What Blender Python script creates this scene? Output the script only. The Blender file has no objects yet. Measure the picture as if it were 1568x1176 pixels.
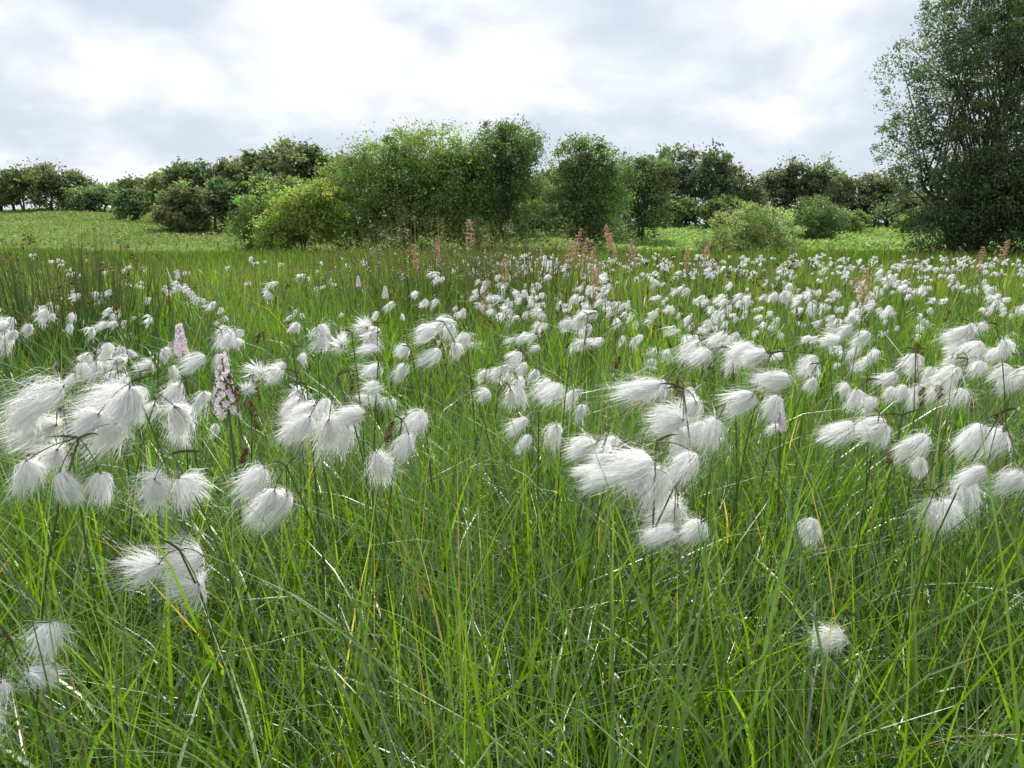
import bpy, math, numpy as np
from mathutils import Vector
rng=np.random.default_rng(23)
sc=bpy.context.scene
H=0.68
# ---------------------------------------------------------------- helpers
def U(a,b,n=None): return rng.uniform(a,b,n)
def terrain(x,y):
    x=np.asarray(x,float); y=np.asarray(y,float)
    s=0.083-0.033/(1+np.exp(-(x-2)/9.0))
    t=y-43
    a=np.where(t>0, t-4*(1-np.exp(-np.maximum(t,0)/4)),0)
    a=np.where(a>78,78+8*(1-np.exp(-(a-78)/8)),a)
    h=s*a
    far=np.clip((y-20)/40,0,1)
    h=h+0.25*far*(np.sin(x*.21+1.3)*np.cos(y*.13)+.5*np.sin(x*.5+y*.37))
    h=h+0.015*np.sin(x*2.1+.5)*np.sin(y*1.7)
    return h
def strips(path,wid,side,col):
    n,k,_=path.shape
    if side.ndim==2: side=side[:,None,:]
    L=path-side*wid[:,:,None]/2; R=path+side*wid[:,:,None]/2
    V=np.stack([L,R],2).reshape(-1,3)
    if col.ndim==2: col=np.repeat(col[:,None,:],k,1)
    C=np.repeat(col[:,:,None,:],2,2).reshape(-1,3)
    b=(np.arange(n)*2*k)[:,None]+2*np.arange(k-1)[None,:]
    F=np.stack([b,b+1,b+3,b+2],-1).reshape(-1,4)
    return V,F,C
def blades(P,h,w,th0,dth,ang,seg,col,tipcol=None,twist=0.6,taper=2.0,basecol=None,tp=2):
    n=len(P); t=np.linspace(0,1,seg+1)
    th=th0[:,None]+dth[:,None]*((t[:-1]+.5/seg)[None,:]**1.4)
    d=np.stack([np.cos(ang),np.sin(ang)],-1)
    st=np.zeros((n,seg+1,3))
    ds=h[:,None]/seg
    st[:,1:,0]=np.cumsum(np.sin(th)*ds,1)*d[:,0:1]
    st[:,1:,1]=np.cumsum(np.sin(th)*ds,1)*d[:,1:2]
    st[:,1:,2]=np.cumsum(np.cos(th)*ds,1)
    path=P[:,None,:]+st
    a2=ang+np.pi/2+rng.normal(0,twist,n)
    side=np.stack([np.cos(a2),np.sin(a2),rng.normal(0,.15,n)],-1)
    wid=w[:,None]*np.maximum(1-t[None,:]**taper,.04)*(0.75+.25*np.minimum(t*4,1))[None,:]
    if tipcol is None: c=np.repeat(col[:,None,:],seg+1,1)
    else: c=col[:,None,:]*(1-t[None,:,None]**tp)+tipcol[:,None,:]*t[None,:,None]**tp
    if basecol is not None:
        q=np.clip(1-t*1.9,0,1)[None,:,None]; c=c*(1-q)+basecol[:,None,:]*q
    return strips(path,wid,side,c)
def tube(pts,rad,sides=5,col=(.1,.08,.05)):
    pts=np.asarray(pts,float); k=len(pts)
    T=np.gradient(pts,axis=0); T/=np.linalg.norm(T,axis=1)[:,None]+1e-9
    ref=np.array([1.,.13,.07]); 
    A=np.cross(T,ref); A/=np.linalg.norm(A,axis=1)[:,None]+1e-9
    B=np.cross(T,A)
    a=np.arange(sides)*2*np.pi/sides
    V=pts[:,None,:]+np.asarray(rad)[:,None,None]*(A[:,None,:]*np.cos(a)[None,:,None]+B[:,None,:]*np.sin(a)[None,:,None])
    V=V.reshape(-1,3)
    i=np.arange(k-1)[:,None]*sides; j=np.arange(sides)[None,:]; j2=(j+1)%sides
    F=np.stack([i+j,i+j2,i+sides+j2,i+sides+j],-1).reshape(-1,4)
    return V,F,np.tile(np.array(col,float),(len(V),1))
def unit(v): return v/(np.linalg.norm(v,axis=-1,keepdims=True)+1e-9)
def leaves(P,s,col,asp=.5,up=0.3):
    n=len(P)
    nm=unit(rng.normal(0,1,(n,3))+np.array([0,0,up]))
    a=unit(np.cross(nm,rng.normal(0,1,(n,3)))); b=np.cross(nm,a)
    s=np.broadcast_to(s,(n,))[:,None]
    V=np.stack([P-a*s,P+b*s*asp,P+a*s,P-b*s*asp],1).reshape(-1,3)
    F=np.arange(4*n).reshape(n,4)
    return V,F,np.repeat(col,4,0)
NQ=0
def build(name,parts,mats,smooth=False):
    V=[];F=[];C=[];M=[];o=0
    for (v,f,c,m) in parts:
        V.append(v);F.append(f+o);C.append(c);M.append(np.full(len(f),m,np.int32));o+=len(v)
    V=np.concatenate(V).astype(np.float32);F=np.concatenate(F).astype(np.int32);C=np.concatenate(C);M=np.concatenate(M)
    me=bpy.data.meshes.new(name)
    me.vertices.add(len(V)); me.vertices.foreach_set('co',V.ravel())
    me.loops.add(F.size); me.loops.foreach_set('vertex_index',F.ravel())
    me.polygons.add(len(F)); me.polygons.foreach_set('loop_start',(np.arange(len(F))*4).astype(np.int32))
    me.polygons.foreach_set('loop_total',np.full(len(F),4,np.int32))
    me.polygons.foreach_set('material_index',M)
    me.polygons.foreach_set('use_smooth',np.full(len(F),smooth,bool))
    ca=me.attributes.new('col','FLOAT_COLOR','POINT')
    ca.data.foreach_set('color',np.concatenate([np.clip(C,0,1),np.ones((len(C),1))],1).astype(np.float32).ravel())
    for m in mats: me.materials.append(m)
    me.update(calc_edges=True)
    ob=bpy.data.objects.new(name,me); sc.collection.objects.link(ob)
    global NQ; NQ+=len(F)
    return ob
def jit(c,n,s=.2,hs=.1):
    c=np.array(c,float)[None,:]*np.ones((n,1))
    c=c*(1+rng.normal(0,s,(n,1))).clip(.35,2)*(1+rng.normal(0,hs,(n,3))).clip(.4,1.8)
    return c
# ---------------------------------------------------------------- materials
def mat(name,rough=.5,gl=.05,trans=.35,tmul=(1.5,1.6,.8),noise=0):
    m=bpy.data.materials.new(name); m.use_nodes=True; nt=m.node_tree; N=nt.nodes; L=nt.links
    N.clear(); out=N.new('ShaderNodeOutputMaterial')
    at=N.new('ShaderNodeAttribute'); at.attribute_name='col'
    p=N.new('ShaderNodeBsdfDiffuse')
    src=at.outputs['Color']
    if noise:
        tc=N.new('ShaderNodeTexCoord'); nz=N.new('ShaderNodeTexNoise'); nz.inputs['Scale'].default_value=noise; nz.inputs['Detail'].default_value=5
        mr=N.new('ShaderNodeMapRange'); mr.inputs[1].default_value=.3; mr.inputs[2].default_value=.7; mr.inputs[3].default_value=.6; mr.inputs[4].default_value=1.35
        L.new(tc.outputs['Object'],nz.inputs['Vector']); L.new(nz.outputs['Fac'],mr.inputs[0])
        vm=N.new('ShaderNodeVectorMath'); vm.operation='SCALE'; L.new(src,vm.inputs[0]); L.new(mr.outputs[0],vm.inputs['Scale']); src=vm.outputs[0]
    L.new(src,p.inputs['Color']); cur=p.outputs[0]
    if trans>0:
        v=N.new('ShaderNodeVectorMath'); v.operation='MULTIPLY'; v.inputs[1].default_value=tmul; L.new(src,v.inputs[0])
        t=N.new('ShaderNodeBsdfTranslucent'); L.new(v.outputs[0],t.inputs['Color'])
        mx=N.new('ShaderNodeMixShader'); mx.inputs[0].default_value=trans
        L.new(cur,mx.inputs[1]); L.new(t.outputs[0],mx.inputs[2]); cur=mx.outputs[0]
    if gl>0:
        g=N.new('ShaderNodeBsdfGlossy'); g.inputs['Roughness'].default_value=rough; g.inputs['Color'].default_value=(1,1,1,1)
        mx=N.new('ShaderNodeMixShader'); mx.inputs[0].default_value=gl
        L.new(cur,mx.inputs[1]); L.new(g.outputs[0],mx.inputs[2]); cur=mx.outputs[0]
    L.new(cur,out.inputs[0])
    return m
m_grass=mat('grass_blade',.38,.065,.48,(2.3,2.15,.6))
m_fgrass=mat('far_grass',.6,0,.4,(1.7,1.7,.9))
m_leaf=mat('tree_leaf',.5,.04,.4,(1.8,1.9,.9))
m_bark=mat('bark',.9,0,0,noise=9)
m_stem=mat('stem',.45,.05,0)
m_rush=mat('rush_stem',.5,.03,.3,(1.6,1.6,.8))
m_cotton=mat('cotton_fibre',.6,0,.5,(1,1,1))
m_brown=mat('brown_bract',.7,0,0)
m_petal=mat('petal',.6,0,.4,(1.1,1.1,1.1))
m_ground=mat('soil_and_turf',.95,0,0,noise=1.7)
# ---------------------------------------------------------------- ground
def ground():
    na=181; az=np.linspace(-np.pi,np.pi,na)
    r=np.concatenate([[0.01],np.geomspace(.3,1500,150)])
    A,R=np.meshgrid(az,r)
    X=R*np.sin(A);Y=R*np.cos(A)
    Z=terrain(X,Y)
    V=np.stack([X,Y,Z],-1).reshape(-1,3)
    i=np.arange(len(r)-1)[:,None]*na; j=np.arange(na-1)[None,:]
    F=np.stack([i+j,i+na+j,i+na+j+1,i+j+1],-1).reshape(-1,4)
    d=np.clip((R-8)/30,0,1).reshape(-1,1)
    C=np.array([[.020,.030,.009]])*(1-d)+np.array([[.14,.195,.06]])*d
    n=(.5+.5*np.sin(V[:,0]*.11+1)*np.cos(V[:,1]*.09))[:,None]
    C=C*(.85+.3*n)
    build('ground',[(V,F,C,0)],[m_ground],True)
ground()
# ---------------------------------------------------------------- grass
def wedge(n,r0,r1,half=47,oy=0.):
    r=np.sqrt(U(r0*r0,r1*r1,n)); a=np.radians(U(-half,half,n))
    return r*np.sin(a), r*np.cos(a)+oy
def field(x,y,s=1.0,ph=0): 
    return .5+.25*np.sin(x*1.3*s+ph+np.sin(y*.9*s))+.25*np.sin(y*1.9*s+2*ph+1.7*np.sin(x*.8*s+ph))
GREEN=np.array([.040,.125,.008]); LIME=np.array([.095,.205,.012]); BLUE=np.array([.040,.105,.024]); STRAW=np.array([.24,.22,.085]); RED=np.array([.20,.14,.08]); OLIVE=np.array([.125,.195,.045])
def gcol(x,y,n,straw=.05,olive=0.):
    f=field(x,y,1.1,.4)[:,None]; f=np.clip((f-.5)*1.5+.5,0,1)
    c=GREEN*(1-f)+LIME*f
    u=rng.random((n,1)); c=np.where(u<.2,BLUE,c)
    u=rng.random((n,1)); c=np.where(u<straw,STRAW*(.6+.6*rng.random((n,1))),c)
    c=c*(1-olive)+OLIVE*olive if np.isscalar(olive) else c*(1-olive[:,None])+OLIVE*olive[:,None]
    return c*(1+rng.normal(0,.27,(n,1))).clip(.4,1.7)
def tufts(nt,per,r0,r1,rad,oy):
    tx,ty=wedge(nt,r0,r1,47,oy)
    x=np.repeat(tx,per); y=np.repeat(ty,per); n=len(x)
    a=U(0,2*np.pi,n); r=np.abs(rng.normal(0,rad,n))
    hs=np.repeat(rng.normal(1,.22,nt).clip(.45,1.3),per)
    la=np.repeat(U(0,6.28,nt),per)
    return x+np.cos(a)*r,y+np.sin(a)*r,a,n,hs,la
P=[]
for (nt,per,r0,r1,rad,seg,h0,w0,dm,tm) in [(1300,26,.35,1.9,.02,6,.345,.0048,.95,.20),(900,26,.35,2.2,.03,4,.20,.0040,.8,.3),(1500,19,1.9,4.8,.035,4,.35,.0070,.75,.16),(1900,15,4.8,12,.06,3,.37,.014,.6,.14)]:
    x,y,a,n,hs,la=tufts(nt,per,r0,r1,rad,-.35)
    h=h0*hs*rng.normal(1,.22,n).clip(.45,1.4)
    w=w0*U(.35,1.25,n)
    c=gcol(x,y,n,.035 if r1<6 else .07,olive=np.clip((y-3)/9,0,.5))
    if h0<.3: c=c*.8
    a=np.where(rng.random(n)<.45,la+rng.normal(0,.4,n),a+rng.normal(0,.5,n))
    P.append(blades(np.stack([x,y,terrain(x,y)],-1),h,w,np.abs(rng.normal(tm*.8,tm,n)),np.abs(rng.normal(dm,dm*.75,n)),a,seg,c,tipcol=c*np.array([1.3,1.1,1.]),basecol=c*.35+np.array([.012,.008,.003])))  # blade bases coloured darker for shade between blades, with a brown thatch tint
for (n,r0,r1,h0,w0,seg,dt) in [(2500,.75,2.2,.47,.0019,9,1.8),(1700,2.2,5,.50,.0028,6,1.1),(1600,5,12,.50,.006,4,.7)]:
    x,y=wedge(n,r0,r1,47,-.3)
    h=h0*rng.normal(1,.14,n).clip(.6,1.3)
    c=gcol(x,y,n,.10)
    P.append(blades(np.stack([x,y,terrain(x,y)],-1),h,w0*U(.6,1.3,n),np.abs(rng.normal(.15,.2,n)),np.abs(rng.normal(dt*.8,dt*.5,n)),U(0,6.28,n),seg,c,tipcol=c*.6+STRAW*.5))
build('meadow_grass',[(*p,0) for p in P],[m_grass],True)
P=[]
n=48000; x,y=wedge(n,11.5,46,47); f=field(x,y,.25,2)
c=gcol(x,y,n,.08,.6); red=(f>.62)&(rng.random(n)<.15)&(x>-8); c[red]=RED*U(.7,1.4,(red.sum(),1))
P.append(blades(np.stack([x,y,terrain(x,y)],-1),U(.26,.52,n)*(.8+.4*f),U(.013,.032,n)*(.5+y/30),np.abs(rng.normal(.1,.1,n)),np.abs(rng.normal(.3,.3,n)),U(0,6.28,n),2,c,taper=2.5))
n=36000; x,y=wedge(n,44,130,47); f=field(x,y,.12,1)[:,None]
c=(np.array([.18,.24,.07])*f+np.array([.12,.18,.05])*(1-f))*U(.8,1.25,(n,1))
P.append(blades(np.stack([x,y,terrain(x,y)-.03],-1),U(.15,.4,n),U(.05,.16,n),np.abs(rng.normal(.2,.2,n)),np.abs(rng.normal(.5,.3,n)),U(0,6.28,n),2,c,taper=3))
build('distant_meadow_grass',[(*p,0) for p in P],[m_fgrass])
# ---------------------------------------------------------------- cotton grass
WH=np.array([.97,.967,.955])
def head(O,A,L,R,nf,fw,k=6,puff=0.,wisp=1.,wind=.3):
    parts=[]
    A=unit(A); e1=unit(np.cross(A,np.array([.3,1,.2]))); e2=np.cross(A,e1)
    bend=np.array([-U(-.08,.3)-wind*.25,rng.normal(0,.16),U(-.22,.05)])*L
    lob=U(0,6.28); asym=U(.1,.5); m3=U(0,6.28)
    def fib(n,rl,rh,w,ll,lh,curl):
        t=np.linspace(0,1,k)[None,:]
        ph=U(0,6.28,n)[:,None]; rho=np.sqrt(U(rl*rl,rh*rh,n))[:,None]*(1+asym*np.cos(ph-lob)+.22*np.cos(3*ph+m3))
        lf=(U(ll,lh,n)[:,None])*(1-.28*rho**2)*(1+.16*np.sin(4*ph+m3))
        rr=R*rho*(np.sin(np.minimum(t*(1.3),1.5)*1.15)**.55)*(1+.1*t)
        ax=L*lf*t
        if puff>0:
            th=rho*puff; rr=L*lf*t*np.sin(th); ax=L*lf*t*np.cos(th)
        p=O+ax[...,None]*A+(rr*np.cos(ph))[...,None]*e1+(rr*np.sin(ph))[...,None]*e2
        cd=rng.normal(0,1,(n,1,3))*curl*L*(t**1.6)[...,None]+rng.normal(0,1,(n,1,3))*curl*.6*L*np.sin(t*5.)[...,None]
        cd=cd+np.array([-1,0,-.2])*(np.abs(rng.normal(0,1,(n,1,1)))*curl*.7*L*(t**2)[...,None])+bend*(t**2)[...,None]
        p=p+cd
        side=unit(np.cross(A,(np.cos(ph)*e1+np.sin(ph)*e2))+rng.normal(0,.4,(n,3)))
        wid=w*np.ones((n,1))*np.maximum(.5+.5*np.sin(np.pi*t)-.5*t**3,.12)
        c=WH*U(.96,1.02,(n,1))
        parts.append((*strips(p,wid,side,c),0))
    fib(int(nf*.20),.1,.8,fw*7,.72,.98,.06)
    fib(int(nf*.65),.35,1.0,fw*1.7,.72,1.08,.10*wisp)
    fib(int(nf*.38),.5,1.25,fw*.75,.85,1.35,.24*wisp)
    n=8 if nf>60 else 3
    ph=U(0,6.28,n); rd=np.cos(ph)[:,None]*e1+np.sin(ph)[:,None]*e2
    t=np.linspace(0,1,3)[None,:,None]
    p=O-A*.001+A*(.24*L)*t+rd[:,None,:]*(R*.2*np.sin(t*2.2))
    parts.append((*strips(p,np.tile(np.array([[.0012,.0032,.0006]]),(n,1))*(L/.04),np.cross(A,rd),jit([.20,.14,.09],n,.3)),2))
    return parts
def bez(a,b,c,k):
    t=np.linspace(0,1,k)[:,None]; return (1-t)**2*a+2*t*(1-t)*b+t*t*c
def plant(X,Y,Z,n,L=.04,wind=.35,nf=230,d=None,mode=0,k=6):
    top=np.array([X,Y,Z]); d=Y if d is None else d
    fw=.00028*max(1,d/.6)*(1 if nf>60 else 1.5)
    parts=[]
    bx=X+rng.normal(0,.04); by=Y+U(0,.08)
    base=np.array([bx,by,float(terrain(bx,by))])
    parts.append((*tube(bez(base,np.array([bx,by,Z*.7]),top,8 if k>4 else 4),np.linspace(.0013,.0008,8 if k>4 else 4)*max(1,d/2),4 if k>4 else 3,(.08,.13,.035)),1))
    for q in range(2):
        dr=unit(np.array([rng.normal(0,1),rng.normal(0,.6),.5])); p=bez(top,top+dr*.012,top+dr*U(.014,.026)+np.array([0,0,-.006]),5)[None]
        parts.append((*strips(p,np.array([[.0022,.002,.0015,.001,.0003]]),np.array([[0,.4,1.]]),np.array([[.11,.09,.045]])),2))
    a0=U(0,6.28)
    for i in range(n):
        a=a0+i*6.28/n+rng.normal(0,.5); s=0 if n==1 else U(.006,.021)*(1+.12*n)
        off=np.array([math.cos(a)*s-wind*s*.4, math.sin(a)*s, U(-.036,.006)*(n**.5)/1.6])
        O=top+off
        parts.append((*tube(bez(top,top+off*.5+np.array([0,0,.006]),O,5),np.full(5,.0005),3,(.12,.12,.05)),1))
        md=mode if mode==2 else (1 if rng.random()<(.6 if mode==1 else .15) else 0)
        if md==1: A=np.array([-1+rng.normal(0,.45),rng.normal(0,.6),rng.normal(-.5,.35)])
        elif md==2: A=np.array([rng.normal(-.1,.3),rng.normal(0,.3),.8])
        else: A=np.array([-wind+rng.normal(0,.35)+.3*math.cos(a),rng.normal(0,.35),-.95+abs(rng.normal(0,.25))])
        l=L*U(.5,.95)
        parts+=head(O,A,l*(.75 if mode==2 else 1),min(l*U(.30,.50),.0155),nf,fw,k=k,puff=1.6 if mode==2 else 0.,wisp=U(.5,1.5),wind=wind)
    return parts
T=[(-.296,.56,.575,6,.046,0),(-.330,.54,.535,5,.044,0),(-.378,.60,.562,3,.046,1),(-.265,.55,.52,2,.04,0),
(-.186,.58,.50,3,.040,0),(-.242,.50,.462,3,.040,1),(-.315,.42,.44,4,.038,0),
(-.165,.68,.558,5,.042,0),(-.206,.72,.542,3,.038,1),(-.187,.85,.580,2,.048,2),(-.102,.66,.52,3,.042,0),
(.074,.95,.517,4,.038,0),(-.004,.95,.497,4,.036,0),(.032,.85,.484,3,.038,0),(.104,.75,.49,3,.042,1),(.108,.72,.478,2,.038,0),
(.110,.54,.532,4,.041,0),(.127,.54,.500,4,.040,0),(.155,.65,.552,4,.042,0),(.192,.66,.522,2,.038,1),
(.279,.78,.565,5,.041,0),(.265,.95,.572,2,.042,1),(.273,.90,.551,3,.036,0),(.402,.78,.497,2,.038,0),(.427,.78,.496,2,.036,0),
(.384,.56,.550,4,.042,0),(.46,.75,.465,2,.038,0),(.436,.72,.431,2,.038,0),(.326,.75,.40,1,.036,1),(.529,.95,.545,4,.038,0),
(.536,.85,.548,4,.038,0),(.468,.95,.505,3,.038,0),(.631,.95,.578,3,.04,0),(.444,1.05,.51,2,.04,0),(-.107,1.15,.56,4,.042,0),(-.08,1.2,.55,2,.036,0),
(.016,1.1,.521,3,.036,0),(-.315,.88,.535,2,.040,2),(-.439,1.1,.553,4,.04,0),(-.658,1.15,.52,3,.036,0),(-.602,1.1,.507,3,.036,0),
(-.542,1.05,.498,4,.036,0),(-.56,1.15,.516,3,.036,0),(-.431,.95,.505,3,.036,0),(-.667,1.1,.503,2,.034,0),(-.423,.85,.5,3,.034,0),
(-1.02,1.5,.55,4,.042,0),(.13,1.25,.562,3,.038,0),(-.157,.85,.547,2,.034,1),(-.148,1.05,.534,2,.036,0),(-.317,1.05,.534,3,.034,1),
(-.322,1.2,.55,3,.038,0),(-.254,.85,.53,1,.034,1),(.498,1.15,.531,2,.038,0),(.69,1.1,.566,3,.038,0),(.624,1.3,.557,3,.04,0),
(.339,.90,.47,1,.030,0),(.212,.95,.515,2,.036,0),(.27,.55,.385,1,.026,1),(.70,1.0,.53,3,.038,0),(.58,1.05,.50,3,.036,0)]
CM=[m_cotton,m_stem,m_brown]
for (X,Y,Z,n,L,mo) in T:
    nf=260 if Y<.8 else 130
    build('cotton_grass',plant(X,Y,Z,n,L,U(0,.4),nf,mode=mo),CM,True)
parts=[]
def dens(x,y):
    r=x/y
    d=1.15 if r>-.02 else (.3 if r<-.12 else .6)
    if y<1.9: d*=.45 if r>-.35 else 1.8
    if r<-.1 and y>3.5: d*=.35
    f=float(field(np.array(x),np.array(y),2.3,.9))
    d*=(.10+2.4*max(0,f-.08)**1.8)
    return d
cnt=0
for i in range(2000):
    r=math.sqrt(U(1.4**2,12.**2)) if i>460 else math.sqrt(U(1.35**2,3.6**2)); a=math.radians(U(-44,46)); x=r*math.sin(a); y=r*math.cos(a)
    if rng.random()>dens(x,y): continue
    z=float(terrain(x,y))+rng.normal(.470,.05)
    nh=int(rng.integers(1,5))
    parts+=plant(x,y,z,nh,U(.034,.045),U(0,.45),(54 if y<2 else 22 if y<4 else 12),mode=(1 if rng.random()<.3 else 0),k=(5 if y<2.5 else 4)); cnt+=1
build('cotton_grass_drift',parts,CM,True)
print('mass plants',cnt)
# ---------------------------------------------------------------- orchids
def orchid(X,Y,Z,sl=.065,R=.013):
    parts=[]; b=np.array([X+.01,Y,float(terrain(X,Y))]); top=np.array([X,Y,Z])
    parts.append((*tube(bez(b,(b+top)/2+np.array([.01,0,0]),top,8),np.linspace(.0028,.0012,8),6,(.09,.13,.05)),0))
    nfl=46
    for i in range(nfl):
        t=i/nfl; z=Z-sl*(1-t); a=i*2.4; r=R*(1-.65*t)*U(.85,1.1)
        o=np.array([X+math.cos(a)*r*.35,Y+math.sin(a)*r*.35,z]); c=np.array([X+math.cos(a)*r,Y+math.sin(a)*r,z])
        out=np.array([math.cos(a),math.sin(a),0.]); sd=np.array([-math.sin(a),math.cos(a),0.]); up=np.array([0,0,1.])
        s=.0066*(1-.5*t)
        for (dv,l,w) in [(-up*.8+out*.3,1.1,.55),(-up*.6+sd*.7+out*.3,.95,.45),(-up*.6-sd*.7+out*.3,.95,.45),(sd+up*.35,.9,.35),(-sd+up*.35,.9,.35),(up*.8+out*.4,.8,.5)]:
            dv=unit(dv); p=(c[None,:]+dv[None,:]*(s*l*np.linspace(0,1,3))[:,None])[None]
            wd=unit(np.cross(dv,out)); 
            parts.append((*strips(p,np.array([[.2,1,.35]])*s*w*1.4,wd[None],jit([.90,.76,.86],1,.08,.03)),1))
        parts.append((*strips(np.stack([o,(o+c)/2,c])[None],np.array([[.0012,.0014,.0008]]),sd[None],jit([.6,.45,.55],1)),1))
    n=4; x=np.full(n,X);y=np.full(n,Y)
    parts.append((*blades(np.stack([x,y,np.zeros(n)],-1),U(.14,.2,n),U(.016,.022,n),U(.2,.5,n),U(.3,.7,n),U(0,6.28,n),5,jit([.05,.11,.03],n)),0))
    return parts
for a in [(-.341,.85,.556,.075,.014),(-.548,1.2,.552,.05,.011),(.375,1.0,.462,.035,.009),(-1.9,4.2,.54,.05,.012),(-.75,3.6,.53,.05,.012),(-.5,2.9,.52,.045,.012)]:
    build('spotted_orchid',orchid(*a),[m_stem,m_petal])
# ---------------------------------------------------------------- rushes
def rush(cx,cy,rx,ry,n,h0,h1,w,col,seeds=.5,ss=1.,sc_=(.20,.16,.09)):
    x=cx+rng.normal(0,rx,n); y=cy+rng.normal(0,ry,n)
    e=np.sqrt(((x-cx)/rx)**2+((y-cy)/ry)**2)
    h=U(h0,h1,n)*(1-.09*e).clip(.6,1); a=np.arctan2(y-cy,x-cx)+rng.normal(0,.8,n); th0=np.abs(rng.normal(.08,.09,n)); dth=np.abs(rng.normal(.12,.16,n))
    c=jit(col,n,.3); parts=[(*blades(np.stack([x,y,terrain(x,y)],-1),h,w*U(.7,1.3,n),th0,dth,a,5,c,tipcol=jit([.15,.14,.06],n),taper=4,tp=6),0)]
    m=rng.random(n)<seeds; k=m.sum(); 
    fr=U(.75,.97,k)*h[m]; th=th0[m]+dth[m]*.25
    px=x[m]+np.sin(th)*fr*np.cos(a[m]); py=y[m]+np.sin(th)*fr*np.sin(a[m]); pz=terrain(x[m],y[m])+np.cos(th)*fr
    Pp=np.repeat(np.stack([px,py,pz],-1),11,0)+rng.normal(0,1,(k*11,3))*np.array([.008,.008,.010])*ss
    parts.append((*leaves(Pp,U(.004,.008,k*11)*ss,jit(sc_,k*11,.4),.6),1))
    return parts
RM=[m_rush,m_brown]
OL=[.075,.135,.030]; WS=(.40,.34,.25)
build('soft_rush',rush(-1.85,3.05,.22,.28,520,.50,.86,.0045,[.045,.09,.022],.16),RM)
build('soft_rush',rush(-2.35,3.3,.20,.25,220,.42,.72,.0045,[.055,.10,.028],.15),RM)
build('soft_rush',rush(-.45,4.1,.26,.32,440,.60,.98,.005,OL,.35,1.2,WS),RM)
build('soft_rush',rush(.06,4.6,.30,.35,360,.56,.92,.0055,OL,.35,1.3,(.30,.21,.14)),RM)
build('soft_rush',rush(-1.0,4.8,.26,.3,170,.52,.82,.005,OL,.3),RM)
build('soft_rush',rush(1.25,4.6,.3,.4,140,.5,.76,.0045,OL,.6,1.3,(.11,.07,.045)),RM)
build('soft_rush',rush(-4.2,7.0,.5,.4,240,.45,.74,.006,[.08,.13,.035],.15),RM)
build('soft_rush',rush(2.6,9,1.2,.6,160,.5,.72,.008,[.10,.15,.045],.2),RM)
# plume grasses
def plume(X,Y,Z,l=.11,r=.016,n=170,col=(.34,.19,.13)):
    b=np.array([X+rng.normal(0,.04),Y,float(terrain(X,Y))]); lean=rng.normal(0,.03); t0=np.array([X+lean,Y,Z]); 
    kk=7 if n>50 else 4
    parts=[(*tube(bez(b,np.array([b[0],Y,Z*.6]),t0,kk),np.linspace(.0014,.0006,kk)*max(1,Y/2),3,(.15,.17,.06)),0)]
    t=rng.random(n); rr=r*np.sin(np.pi*(t*.85+.1))**.8*rng.random(n)**.5*(.5+.5*np.sin(t*28)**2); a=U(0,6.28,n)
    ax=unit(t0-np.array([b[0],Y,Z*.6]))
    Pp=t0[None]+ax[None]*(-(1-t)*l)[:,None]+np.stack([np.cos(a)*rr,np.sin(a)*rr,rr*.6],-1)
    parts.append((*leaves(Pp,U(.0024,.0046,n)*max(1,Y/2.6),jit(col,n,.25),.45),1)); return parts
for (u,Y,Z) in [(.085,2.5,.73),(.10,2.45,.70),(.115,2.55,.67),(.078,2.6,.69),(.13,2.9,.75),(.136,2.85,.72),(.142,2.95,.70),(.11,2.2,.61),(.48,2.4,.60),(.485,2.45,.57),(-.045,2.8,.77),(-.03,2.4,.57),(-.02,3.0,.62),(.255,3.1,.69),(.225,3.3,.67),(.345,2.6,.80),(.66,3.5,.70),(.63,3.2,.67),(-.1,3.6,.72),(-.13,3.4,.68)]:
    dark=(u in(.345,)); build('plume_grass',plume(u*Y,Y,Z,.11*U(.8,1.25),.020*U(.8,1.25),210,col=(.2,.17,.08) if dark else (.58,.36,.27)),[m_stem,m_petal])
parts=[]
for i in range(280):
    r=U(3.5,22); a=math.radians(U(-45,45)); x=r*math.sin(a);y=r*math.cos(a)
    parts+=plume(x,y,U(.44,.66),U(.05,.09),.012,22,(.38,.27,.18))
for i in range(110):
    r=U(.8,3.5); a=math.radians(U(-42,42)); x=r*math.sin(a);y=r*math.cos(a)
    parts+=plume(x,y,U(.42,.54),U(.02,.035),.006,40,(.17,.10,.055))
build('meadow_seed_heads',parts,[m_stem,m_petal])
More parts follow.
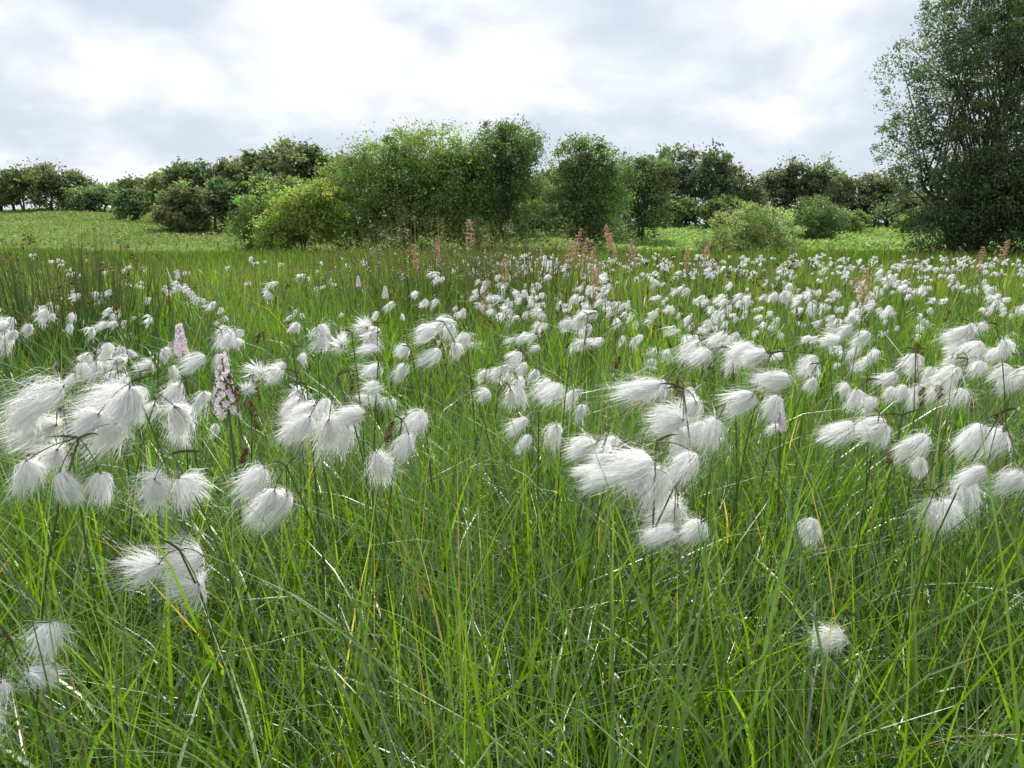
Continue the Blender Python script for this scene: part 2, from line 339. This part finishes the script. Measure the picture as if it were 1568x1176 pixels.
# ---------------------------------------------------------------- trees
def tree(name,x,y,lobes,ncl,cr,per,ls,col,stems=3,tr=.12,under=0.15,var=.22,add=None,S=1.0,limbs=80,SZ=1.0):
    z0=float(terrain(x,y))-.05; parts=[]
    lob=np.array(lobes,float); lob[:,3:5]*=S; lob[:,2]*=SZ; lob[:,5]*=SZ; vol=lob[:,3]*lob[:,4]*lob[:,5]; idx=rng.choice(len(lob),ncl,p=vol**.75/np.sum(vol**.75))
    d=unit(rng.normal(0,1,(ncl,3))+np.array([0,-.15,.15])); rr=(rng.random(ncl)**.38)[:,None]
    C=lob[idx,:3]+d*rr*lob[idx,3:6]; C[:,2]=np.maximum(C[:,2],under)
    C=C+np.array([x,y,z0])
    cs=cr*rng.lognormal(0,.3,ncl)
    ccol=np.array(col)[None,:]*rng.lognormal(0,var,(ncl,1))*(1+rng.normal(0,.08,(ncl,3)))
    outer=np.clip((rr[:,0]-.6)/.4,0,1)[:,None]; ccol=ccol*(1+.35*outer*np.array([1.1,1.,.8]))  # clump colour lighter and yellower towards the outside of the crown
    n=ncl*per
    P_=np.repeat(C,per,0)+rng.normal(0,.5,(n,3))*np.repeat(cs,per)[:,None]*np.array([1,1,.75])
    P_[:,2]=np.maximum(P_[:,2],terrain(P_[:,0],P_[:,1])+.02)
    c=np.repeat(ccol,per,0)*rng.lognormal(0,.18,(n,1))
    parts.append((*leaves(P_,ls*U(.6,1.3,n),c,.5,.8),0))
    base=np.array([x,y,z0])
    nodes=[]
    bc=(.13,.12,.10)
    for s in range(stems):
        L=lob[rng.integers(len(lob))] if stems>1 else lob[0]
        tgt=base+L[:3]+np.array([rng.normal(0,.2)*L[3],rng.normal(0,.2)*L[4],L[5]*.55])
        b=base+np.array([rng.normal(0,tr*1.2),rng.normal(0,tr*1.2),0])*(stems>1)
        mid=b+(tgt-b)*np.array([.3,.3,.55])
        pts=bez(b,mid,tgt,9)+rng.normal(0,.05,(9,3))*np.linspace(0,1,9)[:,None]
        parts.append((*tube(pts,np.linspace(tr,tr*.18,9),6,bc),1)); nodes.append(pts)
    for j in rng.choice(ncl,min(ncl,limbs),replace=False):
        pts=nodes[rng.integers(len(nodes))]; q=pts[rng.integers(2,8)]
        if C[j,2]<q[2]-.3: q=pts[2]
        e=C[j]; m=(q+e)/2+np.array([0,0,.15]); pp=bez(q,m,e,5)
        parts.append((*tube(pp,np.linspace(tr*.3,tr*.07,5),4,bc),1))
    if add: return parts
    return build(name,parts,[m_leaf,m_bark])
DK=(.078,.115,.055); MD=(.100,.15,.058); LT=(.145,.205,.070); YL=(.20,.26,.065); PALE=(.22,.28,.14)
tree('willow_tree',-5.7,40,[(-2.0,0,2.9,2.6,2.6,2.7),(.9,0,3.4,2.7,2.4,2.7),(3.1,.3,3.1,2.1,2,2.6),(-.6,-.3,4.3,2.1,1.8,1.9),(1.5,.2,4.7,2.3,1.6,1.9),(-3.1,-.3,2.2,1.8,1.6,2.0),(3.8,-.2,1.7,1.6,1.5,1.7),(0,-.6,1.6,3.4,1.8,1.6),(3.0,0,4.4,1.5,1.5,1.3)],740,.55,95,.078,LT,7,.13,S=1.08,SZ=1.06)
tree('willow_tree',-.3,41,[(-.3,0,4.9,1.9,1.6,1.8),(.6,0,3.9,1.8,1.6,2.0),(-.9,0,3.3,1.8,1.5,1.9),(.1,0,5.8,1.5,1.2,1.2),(0,0,1.6,2.0,1.4,1.6),(.7,0,5.3,1.2,1.2,1.2)],340,.42,90,.072,MD,4,.12,S=1.2,SZ=1.04)
tree('willow_tree',3.7,38.5,[(-.3,0,3.9,1.5,1.3,1.8),(.6,0,3.6,1.6,1.3,1.8),(-.6,0,2.2,1.5,1.3,1.7),(.8,0,1.7,1.5,1.3,1.6),(-.3,0,4.8,1.2,.8,1.1),(.7,0,4.3,1.0,.8,.9)],320,.40,90,.072,MD,4,.11,S=1.15,SZ=1.05)
tree('willow_tree',10.1,60,[(0,0,3.8,2.3,2.2,2.6),(-1,0,5.0,1.7,1.5,1.6),(1.1,0,4.7,1.6,1.5,1.7),(0,0,1.8,2.4,2,1.8)],220,.55,75,.10,DK,3,.14,S=1.15,SZ=1.05)
tree('willow_shrub',-14.4,44,[(0,0,2.3,2.0,1.8,2.1),(1,0,1.8,1.6,1.5,1.8),(-1,0,1.5,1.5,1.3,1.5)],210,.42,75,.085,LT,5,.07)
tree('willow_shrub',-10.7,37.8,[(0,0,1.8,1.6,1.4,1.8),(1.2,0,2.3,1.5,1.3,1.6),(-1.4,-.2,1.1,1.1,1.1,1.2)],220,.38,75,.08,YL,5,.06)
tree('willow_shrub',12.8,40,[(-.8,0,1.1,1.5,1.4,1.25),(.9,0,1.3,1.4,1.4,1.3),(0,0,1.9,1.1,1,.9),(2,0,.7,1.0,1,.9),(-2,0,.6,.9,.9,.8)],240,.35,75,.06,PALE,6,.05,S=1.1,SZ=1.1)
tree('willow_shrub',26.3,65,[(0,0,2.2,2.4,2.2,2.0),(.7,0,1.5,2.1,2,1.6),(-.8,0,1.3,2,2,1.4)],200,.45,75,.09,MD,4,.08)
AL=(.086,.124,.068)
tree('alder_tree',18.6,30.5,[(-.2,0,8.6,2.7,2.6,2.6),(-2.1,-.2,6.7,2.2,2.1,2.5),(1.6,.2,7.2,2.6,2.5,3.0),(-2.0,0,4.3,2.1,2,2.0),(.9,0,4.2,2.6,2.4,2.6),(.1,0,10.4,2.4,2,1.7),(-1.4,0,2.4,2.2,2,1.8)],800,.38,80,.061,AL,5,.16,var=.28,limbs=130)
tree('alder_tree',22.3,31.5,[(0,0,8.5,2.4,2.4,3.0),(-.3,0,5.2,2.6,2.4,2.6),(0,0,11,1.8,1.6,1.7),(-1.8,0,9.8,1.8,1.6,1.8)],420,.5,75,.07,AL,3,.18)
tree('hawthorn_bush',18.0,28.5,[(0,0,1.6,1.9,1.6,1.9),(-1.5,0,1.1,1.5,1.2,1.5),(1.9,0,2.4,2.0,1.8,2.4),(.5,0,2.8,1.6,1.4,1.8)],420,.42,80,.06,(.046,.074,.032),6,.07)
tree('hawthorn_bush',21.6,28.8,[(0,0,2.2,2.2,1.8,2.5),(-1.2,0,2.0,1.8,1.6,2.6)],300,.42,80,.06,(.046,.074,.032),5,.07)
def wood(name,items,col):
    parts=[]
    for (x,y,w,h) in items:
        lob=[(rng.normal(0,.3)*w,0,h*.45,w*.8,w*.7,h*.45),(-.35*w,0,h*.62,w*.55,w*.5,h*.30),(.35*w,0,h*.60,w*.55,w*.5,h*.32),(0,0,h*.78,w*.5,w*.45,h*.22)]
        k=tuple(np.array(col)*U(.85,1.25)*np.array([U(.9,1.2),1,U(.8,1.1)]))
        parts+=tree('',x,y,lob,80,.22*w,48,.064*w**.5*2.0,k,2,.16,add=True,var=.22,limbs=12)
    build(name,parts,[m_leaf,m_bark])
it=[(u*120,118+rng.normal(0,2),U(3.4,4.8),h) for u,h in [(-.74,2.4),(-.715,3.0),(-.69,3.8),(-.665,4.8),(-.64,5.8),(-.62,6.6),(-.60,6.9),(-.575,6.0),(-.555,4.6),(-.53,4.0),(-.51,4.4),(-.49,5.2),(-.79,3.2),(-.84,4)]]
it+=[(u*90,90+rng.normal(0,3),U(2.6,3.8),h) for u,h in [(-.495,4.0),(-.47,5.6),(-.445,6.4),(-.42,6.6),(-.395,7.0),(-.37,7.6),(-.345,8.4),(-.32,8.8),(-.295,9.2),(-.27,9.2),(-.25,8.6),(-.22,8.2),(-.19,8),(-.13,6),(-.08,6),(-.03,6),(.02,6)]]
it+=[(u*75,74+rng.normal(0,2),U(2.0,3.0),h) for u,h in [(-.45,2.4),(-.43,3.6),(-.41,4.6),(-.385,5.0),(-.36,5.2),(-.33,5.6),(-.30,5.4),(-.27,5),(.03,3.5),(.06,3.5),(.115,3.5)]]
wood('distant_woodland',it,(.11,.15,.08))
it=[(u*92,92+rng.normal(0,2),U(2.8,3.8),h) for u,h in [(.06,7),(.10,7),(.14,7.6),(.175,8.8),(.20,10.0),(.225,10.4),(.25,10.0),(.275,8.8),(.30,6.6),(.32,4.4)]]
it+=[(u*100,100+rng.normal(0,2),U(3,4.2),h) for u,h in [(.345,7.8),(.37,9.4),(.40,9.2),(.43,8.4),(.455,8.4),(.48,7.6),(.505,6.4),(.53,4.6),(.56,5.2),(.6,6),(.65,6),(.7,6)]]
wood('distant_woodland',it,(.085,.115,.07))
it=[(u*80,80+rng.normal(0,2),U(1.6,2.4),h) for u,h in [(.19,2.6),(.215,3.2),(.24,3.6),(.265,3.4),(.29,4.0),(.31,3.6),(.335,2.6),(.36,2.2),(.46,2.2),(.485,2.5),(.51,2.8),(.54,3)]]
wood('distant_hedge',it,(.11,.16,.065))
def bracken(name,n,x0,x1,y0,y1,col,h=.5,s=.09):
    x=U(x0,x1,n)*1.0; y=U(y0,y1,n); x=x*y
    f=field(x,y,.35,.3); z=terrain(x,y)+U(.05,1,n)*h*(.5+f*.8)
    c=jit(col,n,.22)*(.8+.4*f[:,None])
    build(name,[(*leaves(np.stack([x,y,z],-1),s*U(.6,1.4,n),c,.5,1.4),0)],[m_leaf])
bracken('bracken_bank',36000,.1,.75,46,98,(.20,.31,.09),.5,.13)
bracken('hill_scrub',14000,-.9,-.33,52,112,(.15,.20,.07),.35,.12)
# ---------------------------------------------------------------- light, sky
el=math.radians(52); az=math.radians(6)
s=Vector((math.sin(az)*math.cos(el),math.cos(az)*math.cos(el),math.sin(el)))
sun=bpy.data.lights.new('sun','SUN'); sun.energy=5.0; sun.angle=math.radians(.6); sun.color=(1,.965,.9)
so=bpy.data.objects.new('sun',sun); sc.collection.objects.link(so); so.rotation_euler=s.to_track_quat('Z','Y').to_euler(); so.location=(0,20,30)
w=bpy.data.worlds.new('World'); sc.world=w; w.use_nodes=True; nt=w.node_tree; N=nt.nodes; L=nt.links; N.clear()
out=N.new('ShaderNodeOutputWorld'); bg=N.new('ShaderNodeBackground'); bg.inputs[1].default_value=.1; L.new(bg.outputs[0],out.inputs[0])
sky=N.new('ShaderNodeTexSky'); sky.sky_type='NISHITA'; sky.sun_disc=False; sky.sun_elevation=el; sky.sun_rotation=az
tc=N.new('ShaderNodeTexCoord'); sp=N.new('ShaderNodeSeparateXYZ'); L.new(tc.outputs['Generated'],sp.inputs[0])
def M(op,a,b=None,c=None):
    n=N.new('ShaderNodeMath'); n.operation=op
    for i,v in enumerate((a,b,c)):
        if v is None: continue
        if isinstance(v,(int,float)): n.inputs[i].default_value=v
        else: L.new(v,n.inputs[i])
    return n.outputs[0]
zz=M('ADD',M('MAXIMUM',sp.outputs[2],0.0),.36)
cb=N.new('ShaderNodeCombineXYZ'); L.new(M('DIVIDE',sp.outputs[0],zz),cb.inputs[0]); L.new(M('DIVIDE',sp.outputs[1],zz),cb.inputs[1])
def noise(sc_,det,rg,off,dist=.15):
    mp=N.new('ShaderNodeMapping'); mp.inputs['Location'].default_value=off; L.new(cb.outputs[0],mp.inputs[0])
    n=N.new('ShaderNodeTexNoise'); n.inputs['Scale'].default_value=sc_; n.inputs['Detail'].default_value=det; n.inputs['Roughness'].default_value=rg; n.inputs['Distortion'].default_value=dist; L.new(mp.outputs[0],n.inputs['Vector']); return n.outputs['Fac']
n1=noise(2.7,5,.52,(5.1,2.2,0)); n2=noise(1.2,1,.5,(2.7,4.2,1))
dt=N.new('ShaderNodeVectorMath'); dt.operation='DOT_PRODUCT'; L.new(tc.outputs['Generated'],dt.inputs[0]); dt.inputs[1].default_value=s
glow=M('POWER',M('MAXIMUM',dt.outputs['Value'],0.0),5.0)
v=M('ADD',M('MULTIPLY',n1,.9),M('MULTIPLY',n2,.6)); v=M('ADD',v,M('MULTIPLY',glow,.30))
mr=N.new('ShaderNodeMapRange'); mr.interpolation_type='SMOOTHSTEP'; mr.inputs[1].default_value=.66; mr.inputs[2].default_value=.98; L.new(v,mr.inputs[0])
mx=N.new('ShaderNodeMix'); mx.data_type='RGBA'; L.new(mr.outputs[0],mx.inputs[0]); mx.inputs[6].default_value=(7.3,8.0,9.1,1); mx.inputs[7].default_value=(12.,12.1,12.2,1)
m2=N.new('ShaderNodeMix'); m2.data_type='RGBA'; m2.inputs[0].default_value=.88; L.new(sky.outputs[0],m2.inputs[6]); L.new(mx.outputs[2],m2.inputs[7])
L.new(m2.outputs[2],bg.inputs[0])
# ---------------------------------------------------------------- camera
cam=bpy.data.cameras.new('camera'); cam.sensor_width=36; cam.lens=36*1120/1568; cam.clip_start=.02; cam.clip_end=4000
co=bpy.data.objects.new('camera',cam); sc.collection.objects.link(co); co.location=(0,0,H); co.rotation_euler=(math.radians(90-10.8),0,0)
sc.camera=co
sc.view_settings.view_transform='Standard'; sc.view_settings.look='None'; sc.view_settings.exposure=0
print('quads',NQ)
